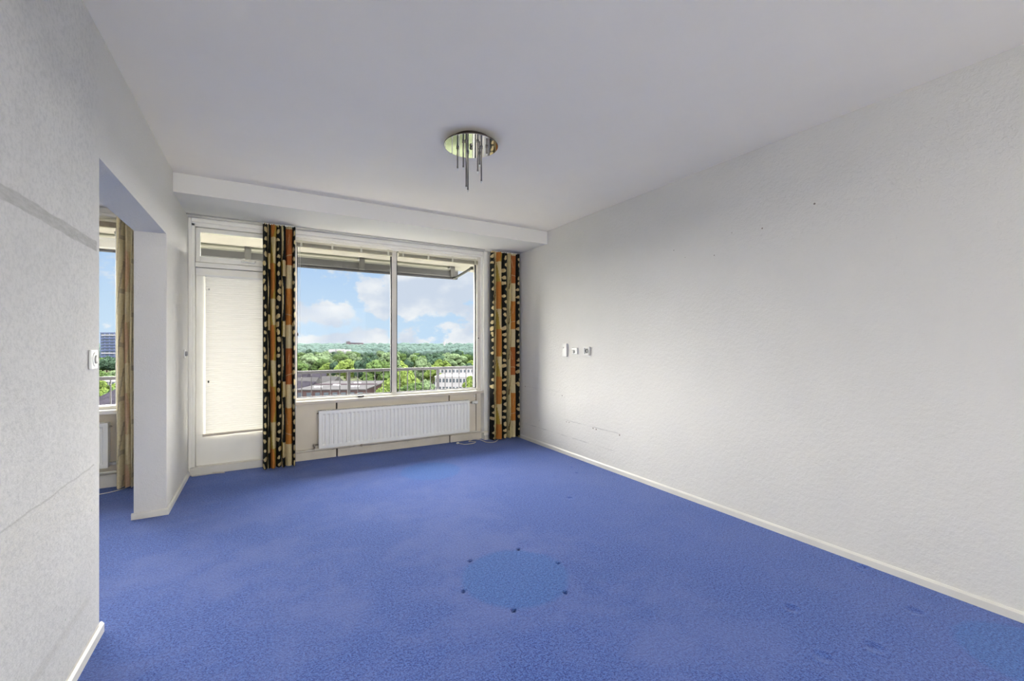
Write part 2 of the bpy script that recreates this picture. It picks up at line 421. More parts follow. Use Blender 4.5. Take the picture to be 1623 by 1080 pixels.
# rear wall; unseen window opening added behind the camera for fill light
w = MB(); w.box(XL, XR, YB-.2, YB, -.25, .6).box(XL, XR, YB-.2, YB, 2.4, H).box(XL, XL+.15, YB-.2, YB, .6, 2.4).box(XR-.15, XR, YB-.2, YB, .6, 2.4)
struct(w.build('wall_back', 'wall'))
wb = sthing('fill_window', (1.17, YB-.1, .6))
f = MB()
for x in (XL+.15, .6, 1.75, XR-.21): f.box(x, x+.06, YB-.14, YB-.06, .6, 2.4)
for z in (.6, 2.34): f.box(XL+.21, XR-.21, YB-.13, YB-.07, z, z+.06)
f.build('window_frame', 'frame', wb)
MB().box(XL+.21, XR-.21, YB-.103, YB-.097, .66, 2.34).build('glass_pane', 'glass', wb)

# dropped beam over the window, both rooms
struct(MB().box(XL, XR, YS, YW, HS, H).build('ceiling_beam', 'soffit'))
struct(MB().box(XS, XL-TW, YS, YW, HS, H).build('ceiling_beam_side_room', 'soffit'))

# front wall: piers, spandrel, backing above
XP = 2.480
struct(MB().box(XP, XR, 4.99, YW+.1, -.25, HS).build('wall_pier_right', 'cream'))
struct(MB().box(-1.075, XL-TW, 5.0, YW+.1, -.25, HS).build('wall_pier_side_room', 'wall'))
XWL = .225                    # door frame meets window frame (behind the curtain)
w = MB().box(XWL, XP, 5.115, YW+.1, -.25, .60)
struct(w.build('wall_front', 'joint'))
def spandrel(x0, x1):
    return MB().box(x0, x1, 5.09, 5.115, .088, .612)
for a, b in ((XWL, .698), (.716, 2.028), (2.046, 2.405), (2.415, XP)):
    MB().box(a, b, 5.088, 5.115, .088, .606).build('spandrel_panel', 'beige', bpy.data.objects['wall_front'])
MB().box(.698, .716, 5.108, 5.115, .0, .606).build('panel_joint', 'joint', bpy.data.objects['wall_front'])

# skirtings
def skirting(name, axis, a, b, face, sgn, h=.046, t=.013, mat='base'):
    # axis 'y': runs along y on a wall x=face, sgn=+1 projects to +x
    prof = [(face, 0), (face+sgn*t, 0), (face+sgn*t, h-.010), (face+sgn*t*.45, h), (face, h)]
    m = MB()
    if axis == 'y': m.prism(prof, 'y', a, b)
    else: m.prism(prof, 'x', a, b)
    return struct(m.build(name, mat))
skirting('baseboard_right', 'y', YB, 4.99, XR, -1)
m = MB()
for (a, b) in ((YB, YJ0),): m.prism([(XL, 0), (XL+.014, 0), (XL+.014, .036), (XL+.006, .046), (XL, .046)], 'y', a, b+.012)
struct(m.build('baseboard_left', 'base'))
m = MB().prism([(XL, 0), (XL+.014, 0), (XL+.014, .036), (XL+.006, .046), (XL, .046)], 'y', YJ1, 5.02)
m.prism([(YJ1, 0), (YJ1-.013, 0), (YJ1-.013, .036), (YJ1-.006, .046), (YJ1, .046)], 'x', XL-TW-.012, XL+.014)
struct(m.build('baseboard_jamb', 'base'))
struct(MB().box(XL+.014, XWL-.02, 5.022, 5.045, 0, .072).build('baseboard_door', 'base', bevel=.004))
struct(MB().box(XWL-.02, .700, 5.068, 5.088, 0, .088).box(.716, 2.030, 5.068, 5.088, 0, .088).box(2.044, XP, 5.068, 5.088, 0, .088).build('baseboard_front', 'pipe', bevel=.003))
struct(MB().box(XP, XR-.013, 4.975, 4.99, 0, .06).build('baseboard_pier', 'base'))
struct(MB().box(XS, XL-TW, 4.985, 5.06, 0, .11).build('baseboard_side_room', 'base'))

# ------------------------------------------------------------------ window 1 (big two-pane window)
w1 = sthing('window_1', ((XWL+XP)/2, 5.06, .64))
f = MB()
f.box(XWL, XWL+.085, 5.05, 5.17, .64, 2.40)                       # left stile
f.box(XWL+.085, 2.412, 5.075, 5.17, .64, .668)                    # bottom
f.box(XWL+.085, 2.412, 5.055, 5.17, 2.345, 2.40)                   # head
f.build('window_frame', 'frame', w1, bevel=.004)
MB().box(2.412, XP, 5.06, 5.17, .64, 2.40).build('stile', 'mull', w1, bevel=.004)
MB().box(2.455, XP, 5.035, 5.0595, .64, 2.40).build('stile_trim', 'frame', w1, bevel=.004)
MB().box(1.315, 1.372, 5.088, 5.16, .668, 2.345).build('mullion', 'mull', w1, bevel=.005)
MB().box(XWL, XP, 5.02, 5.17, 2.40, HS).box(XWL, XP, 5.035, 5.06, 2.372, 2.40).build('head_board', 'cream', w1, bevel=.006)
for a, b in ((XWL+.085, 1.315), (1.372, 2.412)):
    g = MB().box(a, b, 5.118, 5.124, .668, 2.345).build('glass_pane', 'glass', w1)
    s = MB()
    s.box(a, b, 5.106, 5.118, .668, .677).box(a, a+.009, 5.096, 5.118, .677, 2.337).box(b-.012, b, 5.092, 5.118, .677, 2.337).box(a, b, 5.106, 5.118, 2.337, 2.345)
    s.build('glazing_seal', 'seal', g)
MB().box(XWL-.01, XP-.003, 5.008, 5.075, .622, .640).build('window_board', 'sillwhite', w1, bevel=.003)
MB().box(XWL-.01, XP-.003, 5.000, 5.012, .606, .636).box(XWL-.01, XP-.003, 5.012, 5.115, .606, .622).build('sill_edge', 'silledge', w1, bevel=.002)
MB().box(.925, .990, 5.040, 5.0745, .646, .664).build('window_latch', 'black', w1, bevel=.003)
# small dark plugs in the frame
MB().lathe([(.008, 0), (.008, -.006), (.004, -.009)], (2.43, 5.06, 1.32), 'y', 10).build('plug', 'black', w1)

# raised venetian blinds under the window head
def raised_blind(x0, x1, lab):
    t = thing('venetian_blind', lab, 'blind', ((x0+x1)/2, 5.04, 2.27), 'raised venetian blinds at the window head')
    MB().box(x0, x1, 5.022, 5.050, 2.312, 2.336).build('head_rail', 'blindrail', t, bevel=.002)
    s = MB()
    for i in range(13): s.box(x0+.004, x1-.004, 5.0245, 5.0495, 2.281+i*.0023, 2.2817+i*.0023)
    s.build('stacked_slats', 'blindrail', t)
    MB().box(x0, x1, 5.024, 5.050, 2.268, 2.279).build('bottom_rail', 'blindrail', t, bevel=.002)
    n = 4
    for i in range(n):
        xx = x0+.05+(x1-x0-.1)*i/(n-1)
        MB().box(xx-.010, xx+.010, 5.017, 5.0215, 2.268, 2.341).box(xx-.010, xx+.010, 5.0215, 5.05, 2.3365, 2.341).build('bracket', 'bracket', t)
    return t
b1 = raised_blind(.30, 1.308, 'champagne metal venetian blind pulled up over the left pane, cords at its left')
MB().tube([(.325, 5.018, 2.30), (.325, 5.018, 1.62)], .0012, 6).tube([(.338, 5.018, 2.30), (.338, 5.018, 1.34)], .0012, 6).build('pull_cord', 'plastic', b1)
MB().lathe([(.003, 0), (.005, -.012), (.0045, -.03), (.002, -.034)], (.318, 5.018, 1.365), 'z', 8).build('cord_tassel', 'black', b1)
raised_blind(1.380, 2.415, 'champagne metal venetian blind pulled up over the right pane beside the pier')

# curtain track on the underside of the beam
tag(MB().box(XL+.004, 2.44, 4.885, 4.905, HS-.010, HS-.0005).build('curtain_track', 'steel'), 'thin grey curtain track along the underside of the beam above the window', 'curtain track')

# ------------------------------------------------------------------ balcony door and transom
d1 = sthing('door_1', (-.19, 5.06, 0))
XD0, XD1 = -.575, XWL-.005
f = MB()
f.box(XL+.001, XD0+.016, 5.045, 5.17, .073, 2.40)                 # left post
f.box(XL+.001, -.585, 5.03, 5.045, .073, HS)                      # wall trim strip
f.box(XD1-.045, XD1, 5.045, 5.17, .073, 2.40)
f.box(XL+.001, XD1, 5.045, 5.17, 2.37, HS)
f.box(-.585, XD1, 5.022, 5.045, 2.405, HS)
f.box(XD0+.016, XD1-.045, 5.05, 5.17, 1.985, 2.030)               # transom bar
f.build('door_frame', 'cream', d1, bevel=.005)
MB().box(XL+.001, XD1, 5.046, YW+.1, -.25, .0725).build('threshold', 'cream', d1)
rb_ = MB().box(-.575, -.545, 5.118, 5.17, .073, 2.40).box(XD1-.06, XD1-.04, 5.118, 5.17, .073, 2.40).box(-.575, XD1-.04, 5.118, 5.17, 1.965, 2.045).box(-.575, XD1-.04, 5.118, 5.17, .073, .09)
rb_.build('door_stop', 'cream', d1)
l = MB()
l.box(-.555, XD1-.048, 5.072, 5.115, .075, .372)                  # lower panel
l.box(-.555, -.475, 5.072, 5.115, .372, 1.905); l.box(XD1-.13, XD1-.048, 5.072, 5.115, .372, 1.905)
l.box(-.555, XD1-.048, 5.072, 5.115, 1.905, 1.98)
l.build('door_leaf', 'cream', d1, bevel=.003)
MB().box(-.475, XD1-.13, 5.09, 5.096, .372, 1.905).build('glass_pane', 'glass', d1)
tf = MB()
tf.box(-.555, -.520, 5.066, 5.11, 2.035, 2.365).box(XD1-.085, XD1-.05, 5.066, 5.11, 2.035, 2.365)
tf.box(-.520, XD1-.085, 5.066, 5.11, 2.035, 2.092).box(-.520, XD1-.085, 5.066, 5.11, 2.325, 2.365)
tr = tf.build('transom_window', 'cream', d1, bevel=.004)
MB().box(-.520, XD1-.085, 5.088, 5.094, 2.092, 2.325).build('glass_pane', 'glass', tr)
MB().prism([(-.19, 2.062), (-.075, 2.058), (-.060, 2.078), (-.066, 2.082), (-.082, 2.068), (-.19, 2.074)], 'y', 5.045, 5.066).build('latch_lever', 'steel', tr)
MB().lathe([(.010, 0), (.010, -.01), (.006, -.014)], (-.155, 5.072, 1.06), 'y', 12).tube([(-.155, 5.06, 1.06), (-.155, 5.03, 1.06)], .006, 8)  # spindle (kept behind the curtain side)

bl = thing('door_blind', 'closed white venetian blind covering the glass of the balcony door', 'blind', (-.17, 5.045, .36))
s = MB(); ns = 74; z0, z1 = .392, 1.888
for i in range(ns):
    z = z0+(z1-z0)*i/(ns-1)
    a = radians(98); hw = .0125
    dy, dz = hw*cos(a), hw*sin(a)
    x0, x1 = -.479, .135
    mid = -.0045
    for (ya, za, yb, zb) in ((5.055+dy, z-dz, 5.055-mid, z), (5.055-mid, z, 5.055-dy, z+dz)):
        vs = [s.b.verts.new(p) for p in ((x0, ya, za), (x1, ya, za), (x1, yb, zb), (x0, yb, zb))]
        s.b.faces.new(vs)
s.build('slats', 'slat', bl)
MB().box(-.480, .14, 5.040, 5.068, 1.895, 1.915).build('head_rail', 'plastic', bl, bevel=.002)
MB().prism([(-.50, .357), (.14, .372), (.14, .392), (-.50, .381)], 'y', 5.030, 5.058).build('bottom_rail', 'silledge', bl, bevel=.002)
for xx in (-.415, .02): MB().tube([(xx, 5.0285, 1.9), (xx, 5.0285, .375)], .0011, 6).build('ladder_cord', 'plastic', bl)
MB().tube([(-.452, 5.026, 1.9), (-.452, 5.026, .93)], .0010, 6).build('pull_cord', 'plastic', bl)
MB().lathe([(.004, 0), (.007, -.008), (.006, -.018), (.003, -.022)], (-.452, 5.024, .895), 'z', 10).build('cord_knob', 'black', bl)
MB().lathe([(.004, 0), (.006, -.008), (.003, -.016)], (-.447, 5.024, 1.78), 'z', 8).build('cord_knob', 'greyp', bl)

# ------------------------------------------------------------------ side room window
w2 = sthing('window_2', (-2.3, 5.06, .64))
XA, XB = -3.5, -1.075
f = MB().box(XA, XA+.06, 5.05, 5.17, .67, 2.40).box(XB-.055, XB, 5.05, 5.17, .67, 2.40).box(XA, XB, 5.05, 5.17, 2.345, HS).box(XA+.06, XB-.055, 5.07, 5.17, .67, .70)
f.box(XA, XB, 5.0, 5.05, 2.36, 2.385)
f.build('window_frame', 'frame', w2, bevel=.004)
MB().box(XA+.06, XB-.055, 5.118, 5.124, .70, 2.345).build('glass_pane', 'glass', w2)
MB().box(XS+.001, XB, 4.985, 5.115, .635, .67).build('window_board', 'sillwhite', w2, bevel=.003)
struct(MB().box(XS+.001, XB, 5.089, YW+.1, -.25, .635).build('wall_front_side_room', 'beige'))
struct(MB().box(XS+.001, XA, 5.0, YW+.1, .67, HS).build('wall_end_side_room', 'wall'))
rb = thing('roller_blind', 'rolled up olive brown blind over the side room window', 'blind', (-2.2, 5.01, 2.27))
MB().box(XA+.05, XB-.005, 5.00, 5.047, 2.315, 2.340).build('head_rail', 'blindrail', rb, bevel=.002)
s = MB()
for i in range(7): s.box(XA+.055, XB-.01, 5.004+.002*(i % 2), 5.045, 2.270+i*.0062, 2.275+i*.0062)
s.build('folded_slats', 'brass', rb)

# ------------------------------------------------------------------ curtains (printed columns on rounded pleats)
BLK, CRM, OLV, RST, ORG, TWG = (.012,.013,.012), (.64,.52,.28), (.42,.29,.055), (.40,.13,.04), (.50,.20,.045), (.16,.10,.03)
def lerp(a, b, t): return tuple(a[i]*(1-t)+b[i]*t for i in range(3))
def blobs(u, z, seed, n=1):
    # cream pebbles on black
    ps = .083; k = math.floor(z/ps); best = 0
    for kk in (k-1, k, k+1):
        r = random.Random(int(kk*131+seed*977)); 
        cz = (kk+.5+r.uniform(-.14, .14))*ps; cu = .5+r.uniform(-.26, .26)
        rz = ps*r.uniform(.20, .36); ru = r.uniform(.20, .36)
        sk = r.uniform(-.6, .6); du = (u-cu)/ru; dz = (z-cz)/rz
        d = (du+sk*dz*.5)**2+dz*dz+.7*noise.noise(Vector((u*3+seed, z*42, 5)))
        if d < 1: best = 1
    return CRM if best else BLK
def motif(kind, u, z, seed):
    if kind == 'B': return blobs(u, z, seed)
    if kind == 'R':
        t = ((z-.236+seed*.03) % .602)
        if t < .24 + .002 or False: pass
        ph = (z-.236) % .602
        if ph < .365:
            # thin cream strokes
            c = RST if (math.floor((z-.236)/.602) % 2) else ORG
            kk = math.floor((z-.236)/.602)*3+seed
            if abs(ph-(.10+.03*(kk % 3))-.02*(u-.5)*((kk % 2)*2-1)) < .004: return lerp(CRM, RST, .35)
            if .20 < ph < .31 and abs(u-(.3+.1*(kk % 3)+(ph-.2)*2.0*((kk % 2)*2-1))) < .035: return lerp(CRM, RST, .5)
            return c
        return lerp(CRM, (.62,.53,.33), .5)
    if kind == 'G':
        ph = (z-.471) % .612
        sb = .5+.32*sin(2*pi*(z-.1)/.612)
        if ph < .352:
            return lerp(ORG, RST, .25) if u < .56+.26*sin(2*pi*z/.612+1.0) else OLV
        return OLV if u < .45*(1-(ph-.352)/.26)+.05 else CRM
    if kind == 'T':
        ph = (z-.21+seed*.02) % .606
        if ph < .155: return CRM if u > .25 else OLV
        sb = .28+.3*sin(pi*(ph-.155)/.45)
        return CRM if u < sb-.12 else BLK
    if kind == 'C':
        ph = (z+seed*.1) % .46
        base = lerp(CRM, (.48,.44,.22), .45)
        if abs(u-(.2+ph*1.6)) < .07 or (abs(ph-.2) < .02 and u > .5): return TWG
        return base
def curtain(name_label, x0, x1, cols, zb=.018, zt=2.432, yc=4.87, amp=.062, painted_backlight=0.0, seed=1, flare=0):
    us = 16; rows = 480
    tot = sum(w for _, w in cols); verts = []; cl = []
    edges = [0]
    for _, w in cols: edges.append(edges[-1]+w/tot)
    prof = []
    for ci, (kd, w) in enumerate(cols):
        for i in range(us + (1 if ci == len(cols)-1 else 0)):
            prof.append((ci, kd, i/us, edges[ci]+(edges[ci+1]-edges[ci])*i/us))
    nx = len(prof)
    for j in range(rows+1):
        z = zb+(zt-zb)*j/rows; top = max(0, (z-2.25)/.18); low = max(0, 1-z/.9)
        for (ci, kd, u, s) in prof:
            depth = amp*(1-.45*top)*(1+.35*low)
            bul = sin(pi*u)**.7
            wob = .004*noise.noise(Vector((s*6+seed, z*1.6, 0)))+.003*noise.noise(Vector((s*25, z*3, seed)))
            y = yc+depth*.5-depth*bul*(1 if ci % 2 == 0 else .72)+wob*2
            y += .0035*sin(u*9+ci*2.1+.6*sin(z*2.3+ci))*(1-.5*top)
            if top > 0: y += .010*top*sin(s*95)
            x = x0+(x1-x0)*s+.008*noise.noise(Vector((s*4, z*1.1, seed*3)))*sin(pi*s)
            x += flare*low*(s-.5)*.1
            verts.append((x, y, z))
            k = motif(kd, min(max(u+.05*noise.noise(Vector((z*9, ci, 1))), 0), 1), z+.004*noise.noise(Vector((u*4, z*20, ci))), ci+seed)
            if painted_backlight: k = lerp(k, (.95, .88, .70), painted_backlight)  # backlight paleness mixed into the side room curtain's print colours
            cl.append(k)
    faces = [(j*nx+i, j*nx+i+1, (j+1)*nx+i+1, (j+1)*nx+i) for j in range(rows) for i in range(nx-1)]
    me = bpy.data.meshes.new('cloth_panel'); me.from_pydata(verts, [], faces)
    ca = me.color_attributes.new('print', 'FLOAT_COLOR', 'POINT')
    flat = []
    for c in cl: flat += [c[0], c[1], c[2], 1.0]
    ca.data.foreach_set('color', flat)
    me.polygons.foreach_set('use_smooth', [True]*len(faces))
    me.materials.append(M['curtain']); me.update()
    t = thing('curtain', name_label, 'curtain', ((x0+x1)/2, yc, zb))
    o = bpy.data.objects.new('cloth_panel', me); C.objects.link(o); o.parent = t; o.matrix_parent_inverse = Matrix.Translation(-t.location)
    md = o.modifiers.new('thick', 'SOLIDIFY'); md.thickness = .0025; md.offset = 0
    tp = MB().box(x0+.004, x1-.004, yc-.006, yc+.006, zt-.004, 2.4365).build('heading_tape', 'plastic', t)
    return t
curtain('patterned black, cream and rust curtain hanging between the balcony door and the window', .000, .287,
        [('B',.7),('T',.5),('G',.95),('B',.85),('T',.7),('R',1.15),('B',.5)], yc=4.875, seed=1)
curtain('patterned black, cream and rust curtain hanging in the corner by the right wall', 2.520, 2.945,
        [('B',.5),('C',.42),('G',.95),('B',.95),('C',.55),('R',.95),('B',.55)], zb=.02, yc=4.875, seed=4)
curtain('cream, gold and rust curtain in the side room seen through the opening', -1.085, -.83,
        [('C',.9),('G',.75),('C',.35),('R',1.0),('B',.6),('G',.8)], yc=4.86, painted_backlight=.42, seed=8)

# ------------------------------------------------------------------ radiators
def radiator(x0, x1, z0, z1, lab, valves=True):
    t = thing('radiator', lab, 'radiator', ((x0+x1)/2, 5.02, z0))
    yf, yb = 4.985, 5.062
    # corrugated front plate: outline in plan, ribs recessed between top and bottom borders
    bm = bmesh.new()
    n = int(round((x1-x0)/.0445)); pw = (x1-x0-.05)/n
    xs = [x0]; ys = [0]
    for i in range(n):
        c = x0+.025+pw*i
        for a, d in ((.12, 0), (.30, 1), (.70, 1), (.88, 0)): xs.append(c+pw*a); ys.append(d)
    xs.append(x1); ys.append(0)
    zs = [(z0, 0), (z0+.030, 0), (z0+.045, 1), (z1-.045, 1), (z1-.030, 0), (z1, 0)]
    g = [[bm.verts.new((x, yf+.011*d*k, z)) for x, d in zip(xs, ys)] for z, k in zs]
    for j in range(len(zs)-1):
        for i in range(len(xs)-1): bm.faces.new([g[j][i], g[j][i+1], g[j+1][i+1], g[j+1][i]])
    mm = MB(); mm.b.free(); mm.b = bm
    o = mm.build('front_panel', 'rad', t); md = o.modifiers.new('s', 'SOLIDIFY'); md.thickness = .002; md.offset = -1
    MB().box(x0+.01, x1-.01, yf+.045, yf+.06, z0+.01, z1-.01).build('rear_panel', 'rad', t)
    for a, b_ in ((x0-.001, x0+.010), (x1-.010, x1+.001)): MB().box(a, b_, yf-.001, yb, z0+.004, z1-.002).build('side_cover', 'rad', t, bevel=.003)
    gm = MB().box(x0+.010, x1-.010, yf+.002, yf+.009, z1-.006, z1).box(x0+.010, x1-.010, yb-.008, yb, z1-.006, z1)
    for i in range(int((x1-x0)/.03)): gm.box(x0+.02+i*.03, x0+.026+i*.03, yf+.009, yb-.008, z1-.005, z1-.001)
    gm.build('top_grille', 'rad', t)
    for xx in (x0+.17, x1-.25): MB().box(xx, xx+.03, yb, 5.0875, z0+.02, z1-.03).build('wall_bracket', 'rad', t)
    return t
rad = radiator(.517, 2.272, .128, .528, 'long white ribbed panel radiator under the big window')
MB().lathe([(.009, .002), (.009, .03), (.006, .03), (.006, .045)], (2.272, 5.02, .492), 'x', 12).build('valve_body', 'brass', rad)
MB().lathe([(.016, .045), (.017, .052), (.017, .074), (.013, .074), (.013, .079), (.020, .079), (.022, .085), (.0215, .118), (.017, .126)], (2.272, 5.02, .492), 'x', 20).build('thermostat_head', 'plastic', rad)
MB().lathe([(.006, 0), (.006, -.012), (.003, -.018)], (.516, 5.02, .50), 'x', 10).build('bleed_plug', 'brass', rad)
MB().lathe([(.009, -.001), (.009, -.028), (.012, -.028), (.012, -.045), (.008, -.052)], (.516, 5.03, .163), 'x', 12).tube([(.480, 5.03, .163), (.480, 5.03, .128)], .008, 10).build('return_valve', 'brass', rad)
rad2 = radiator(-3.0, -1.165, .17, .56, 'white panel radiator in the side room seen at the near wall edge')
MB().lathe([(.010, .002), (.010, .02), (.015, .02), (.015, .045), (.008, .05)], (-1.165, 5.02, .20), 'x', 12).build('lower_valve', 'plastic', rad2)
MB().lathe([(.008, .002), (.008, .014), (.005, .02)], (-1.165, 5.02, .525), 'x', 12).build('bleed_plug', 'steel', rad2)

# heating pipe along the skirting, in front of the pier
hp = thing('heating_pipe', 'cream painted heating pipe running low along the wall below the radiator', 'pipe', (1.3, 5.045, .12))
MB().tube([(.225, 5.052, .105), (.29, 5.044, .106), (.6, 5.040, .108), (1.2, 5.040, .110), (2.0, 5.040, .108), (2.25, 5.036, .112), (2.38, 5.0, .118), (2.47, 4.958, .112), (2.60, 4.955, .108), (2.78, 4.955, .106)], .0105, 12, smooth=6).build('main_pipe', 'pipe', hp)
MB().tube([(.480, 5.034, .126), (.480, 5.038, .100)], .0075, 10).build('riser', 'pipe', hp)
MB().tube([(2.25, 5.036, .118), (2.25, 5.036, .142)], .007, 10).build('riser', 'pipe', hp)
for (xx, r) in ((.845, .015), (.905, .015), (1.00, .0145), (2.29, .0135)):
    MB().lathe([(r-.003, -.02), (r, -.016), (r, .016), (r-.003, .02)], (xx, 5.040, .109), 'x', 12).build('coupling', 'pipe', hp)
MB().lathe([(.008, 0), (.008, -.02), (.014, -.02), (.014, -.03)], (.955, 5.030, .109), 'y', 12).build('drain_cock', 'brass', hp)
for xx in (.33, .66, 1.5, 2.05):
    MB().box(xx-.006, xx+.006, 5.040, 5.068, .082, .092).build('pipe_clip', 'pipe', hp)
hp2 = thing('heating_pipe', 'pale heating pipe low on the side room window wall', 'pipe', (-2.2, 4.96, .14))
MB().tube([(XS+.01, 4.965, .135), (-1.0, 4.965, .135), (-.82, 4.965, .135)], .011, 10).build('main_pipe', 'base', hp2)

# little hooks and screws on the spandrel
tag(MB().lathe([(.005, 0), (.005, -.008), (.009, -.010), (.009, -.016)], (.30, 5.088, .575), 'y', 10).build('wall_hook', 'plastic'), 'small cream knob under the left end of the window sill', 'hook')
tag(MB().lathe([(.005, 0), (.005, -.008), (.009, -.010), (.009, -.016)], (2.385, 5.088, .565), 'y', 10).build('wall_hook', 'plastic'), 'small cream knob under the right end of the window sill', 'hook')

# ------------------------------------------------------------------ wall fixtures
# near left wall: square switch with rotary dimmer
t = thing('dimmer_switch', 'square white dimmer switch with grey rotary knob near the edge of the left wall', 'switch', (XL, 2.415, 1.187))
MB().box(XL+.0005, XL+.010, 2.362, 2.440, 1.147, 1.229).build('back_box', 'plastic', t, bevel=.004)
MB().lathe([(.029, .010), (.029, .012), (.027, .013)], (XL, 2.401, 1.188), 'x', 24).build('dial_plate', 'plastic', t)
MB().lathe([(.017, .013), (.017, .016), (.014, .018)], (XL, 2.401, 1.188), 'x', 24).build('rotary_knob', 'greyp', t)
t = thing('wall_button', 'small round grey knob on white plate beside the balcony door', 'switch', (XL, 4.81, 1.16))
MB().box(XL+.0005, XL+.008, 4.782, 4.838, 1.122, 1.198).build('plate', 'plastic', t, bevel=.003)
MB().lathe([(.022, .008), (.022, .020), (.017, .026)], (XL, 4.81, 1.16), 'x', 20).build('knob', 'greyp', t)
# right wall
t = thing('thermostat', 'tall white wall thermostat with small grey dial, nearest the corner curtain', 'thermostat', (XR, 3.885, 1.176))
MB().box(XR-.018, XR-.0005, 3.848, 3.925, 1.103, 1.250).build('housing', 'fitting', t, bevel=.004)
MB().lathe([(.007, -.018), (.007, -.021)], (XR, 3.90, 1.205), 'x', 12).build('dial', 'greyp', t)
t = thing('telephone_jack', 'small white telephone outlet with grey plug between thermostat and socket', 'outlet', (XR, 3.71, 1.17))
MB().box(XR-.014, XR-.0005, 3.668, 3.752, 1.134, 1.206).build('housing', 'fitting', t, bevel=.004)
MB().box(XR-.024, XR-.014, 3.712, 3.742, 1.146, 1.180).build('plug', 'greyp', t, bevel=.003)
t = thing('power_socket', 'white wall socket with a black recessed outlet, right of the telephone outlet', 'socket', (XR, 3.51, 1.173))
so = MB()
so.box(XR-.017, XR-.0005, 3.468, 3.552, 1.205, 1.216).box(XR-.017, XR-.0005, 3.468, 3.552, 1.130, 1.141)
so.box(XR-.017, XR-.0005, 3.468, 3.477, 1.141, 1.205).box(XR-.017, XR-.0005, 3.543, 3.552, 1.141, 1.205).box(XR-.008, XR-.0005, 3.477, 3.543, 1.141, 1.205)
so.build('housing', 'fitting', t, bevel=.002)
MB().lathe([(.024, -.008), (.024, -.011), (.014, -.011), (.014, -.009)], (XR, 3.51, 1.173), 'x', 20).build('outlet_well', 'black', t)

# cables on the carpet
t = tag(MB().tube([(-.588, 5.005, .012), (-.57, 4.985, .006), (-.50, 4.99, .004), (-.40, 5.0, .004), (-.32, 4.975, .004), (-.36, 5.008, .008), (-.42, 4.995, .013)], .0035, 8, smooth=6).build('loose_cable', 'cable'), 'white cable lying on the carpet at the foot of the balcony door', 'cable')
t = thing('cable_with_plug', 'white cable with a plug looped on the carpet by the corner curtain', 'cable', (2.3, 4.95, 0))
MB().tube([(2.10, 4.94, .012), (2.16, 4.875, .004), (2.28, 4.88, .004), (2.33, 4.94, .004), (2.26, 4.985, .006), (2.33, 5.0, .02), (2.40, 4.945, .02), (2.44, 4.84, .005), (2.52, 4.80, .004), (2.60, 4.86, .004), (2.66, 4.93, .006)], .0042, 8, smooth=8).build('cable', 'cable', t)
MB().lathe([(.006, 0), (.011, .006), (.011, .028), (.005, .034)], (2.075, 4.945, .013), 'x', 12).build('plug', 'plastic', t)
tag(MB().tube([(-1.40, 4.74, .004), (-1.25, 4.77, .004), (-1.12, 4.80, .004), (-1.04, 4.86, .005), (-.98, 4.94, .012)], .0035, 8, smooth=6).build('loose_cable', 'cable'), 'white cable lying on the carpet of the side room', 'cable')

# ------------------------------------------------------------------ ceiling lamp
LZ = 2.555
lamp = thing('ceiling_lamp', 'round mirrored ceiling lamp with thin dark hanging rods', 'lamp', (1.19, 2.588, H))
MB().lathe([(.176, 0), (.176, -.004)], (1.19, 2.588, LZ+.004), 'z', 96, smooth=False).build('mirror_plate', 'mirror', lamp)
MB().lathe([(.174, .0), (.178, .002), (.178, .005), (.170, .007), (.165, .007)], (1.19, 2.588, LZ+.0005), 'z', 96).build('canopy_rim', 'edge', lamp)
MB().lathe([(.125, .0075), (.125, .0445)], (1.19, 2.588, LZ), 'z', 48).build('ceiling_canopy', 'edge', lamp)
rods = [(1.117,2.643,2.416),(1.116,2.546,2.388),(1.205,2.672,2.297),(1.132,2.536,2.262),(1.194,2.495,2.360),(1.281,2.647,2.476),(1.253,2.562,2.330),(1.277,2.530,2.505)]
for (x, y, zt) in rods:
    r = MB().lathe([(.0085, 0), (.0085, -.010), (.0048, -.012), (.0048, zt-LZ+.012), (.0056, zt-LZ+.011), (.0056, zt-LZ)], (x, y, LZ-.0002), 'z', 14).build('hanging_rod', 'rod', lamp)
    MB().lathe([(.0035, zt-LZ-.0005), (.0038, zt-LZ-.010), (.002, zt-LZ-.016)], (x, y, LZ), 'z', 10).build('halogen_bulb', 'plastic', r)
MB().lathe([(.007, 0), (.007, -.006), (.010, -.009), (.009, -.017), (.004, -.020)], (1.19, 2.588, LZ-.0002), 'z', 16).build('centre_knob', 'rod', lamp)

# ------------------------------------------------------------------ balcony
bal = sthing('balcony_slab', (0, 5.9, -.25))
MB().box(XS-1, XR+2.5, YW+.101, 6.60, -.45, -.14).build('slab', 'conc', bal)
MB().box(XS-1, XR+2.5, YW+.101, 6.62, 2.455, 2.75).build('upper_slab', 'balc', bal)
struct(MB().box(XS-1, XR+2.5, YW+.101, YW+.35, 2.75, 5.2).build('facade_above', 'ext'))
rl = thing('balcony_railing', 'grey metal balcony railing with thin upright bars outside the windows', 'railing', (1, 6.5, -.14))
MB().box(XS-1, XR+2.5, 6.475, 6.525, .835, .875).build('top_rail', 'rail', rl, bevel=.004)
MB().box(XS-1, XR+2.5, 6.485, 6.515, -.03, 0.0).build('bottom_rail', 'rail', rl)
px = 1.067-1.342*4; i = 0
while px < XR+2.5:
    if px > XS-1:
        MB().box(px-.019, px+.019, 6.482, 6.518, -.14, .835).build('post', 'rail', rl)
    for k in range(1, 11):
        bx = px+1.342*k/11
        if XS-.9 < bx < XR+2.4: MB().box(bx-.0055, bx+.0055, 6.494, 6.506, 0.0, .835).build('baluster', 'rail', rl)
    px += 1.342
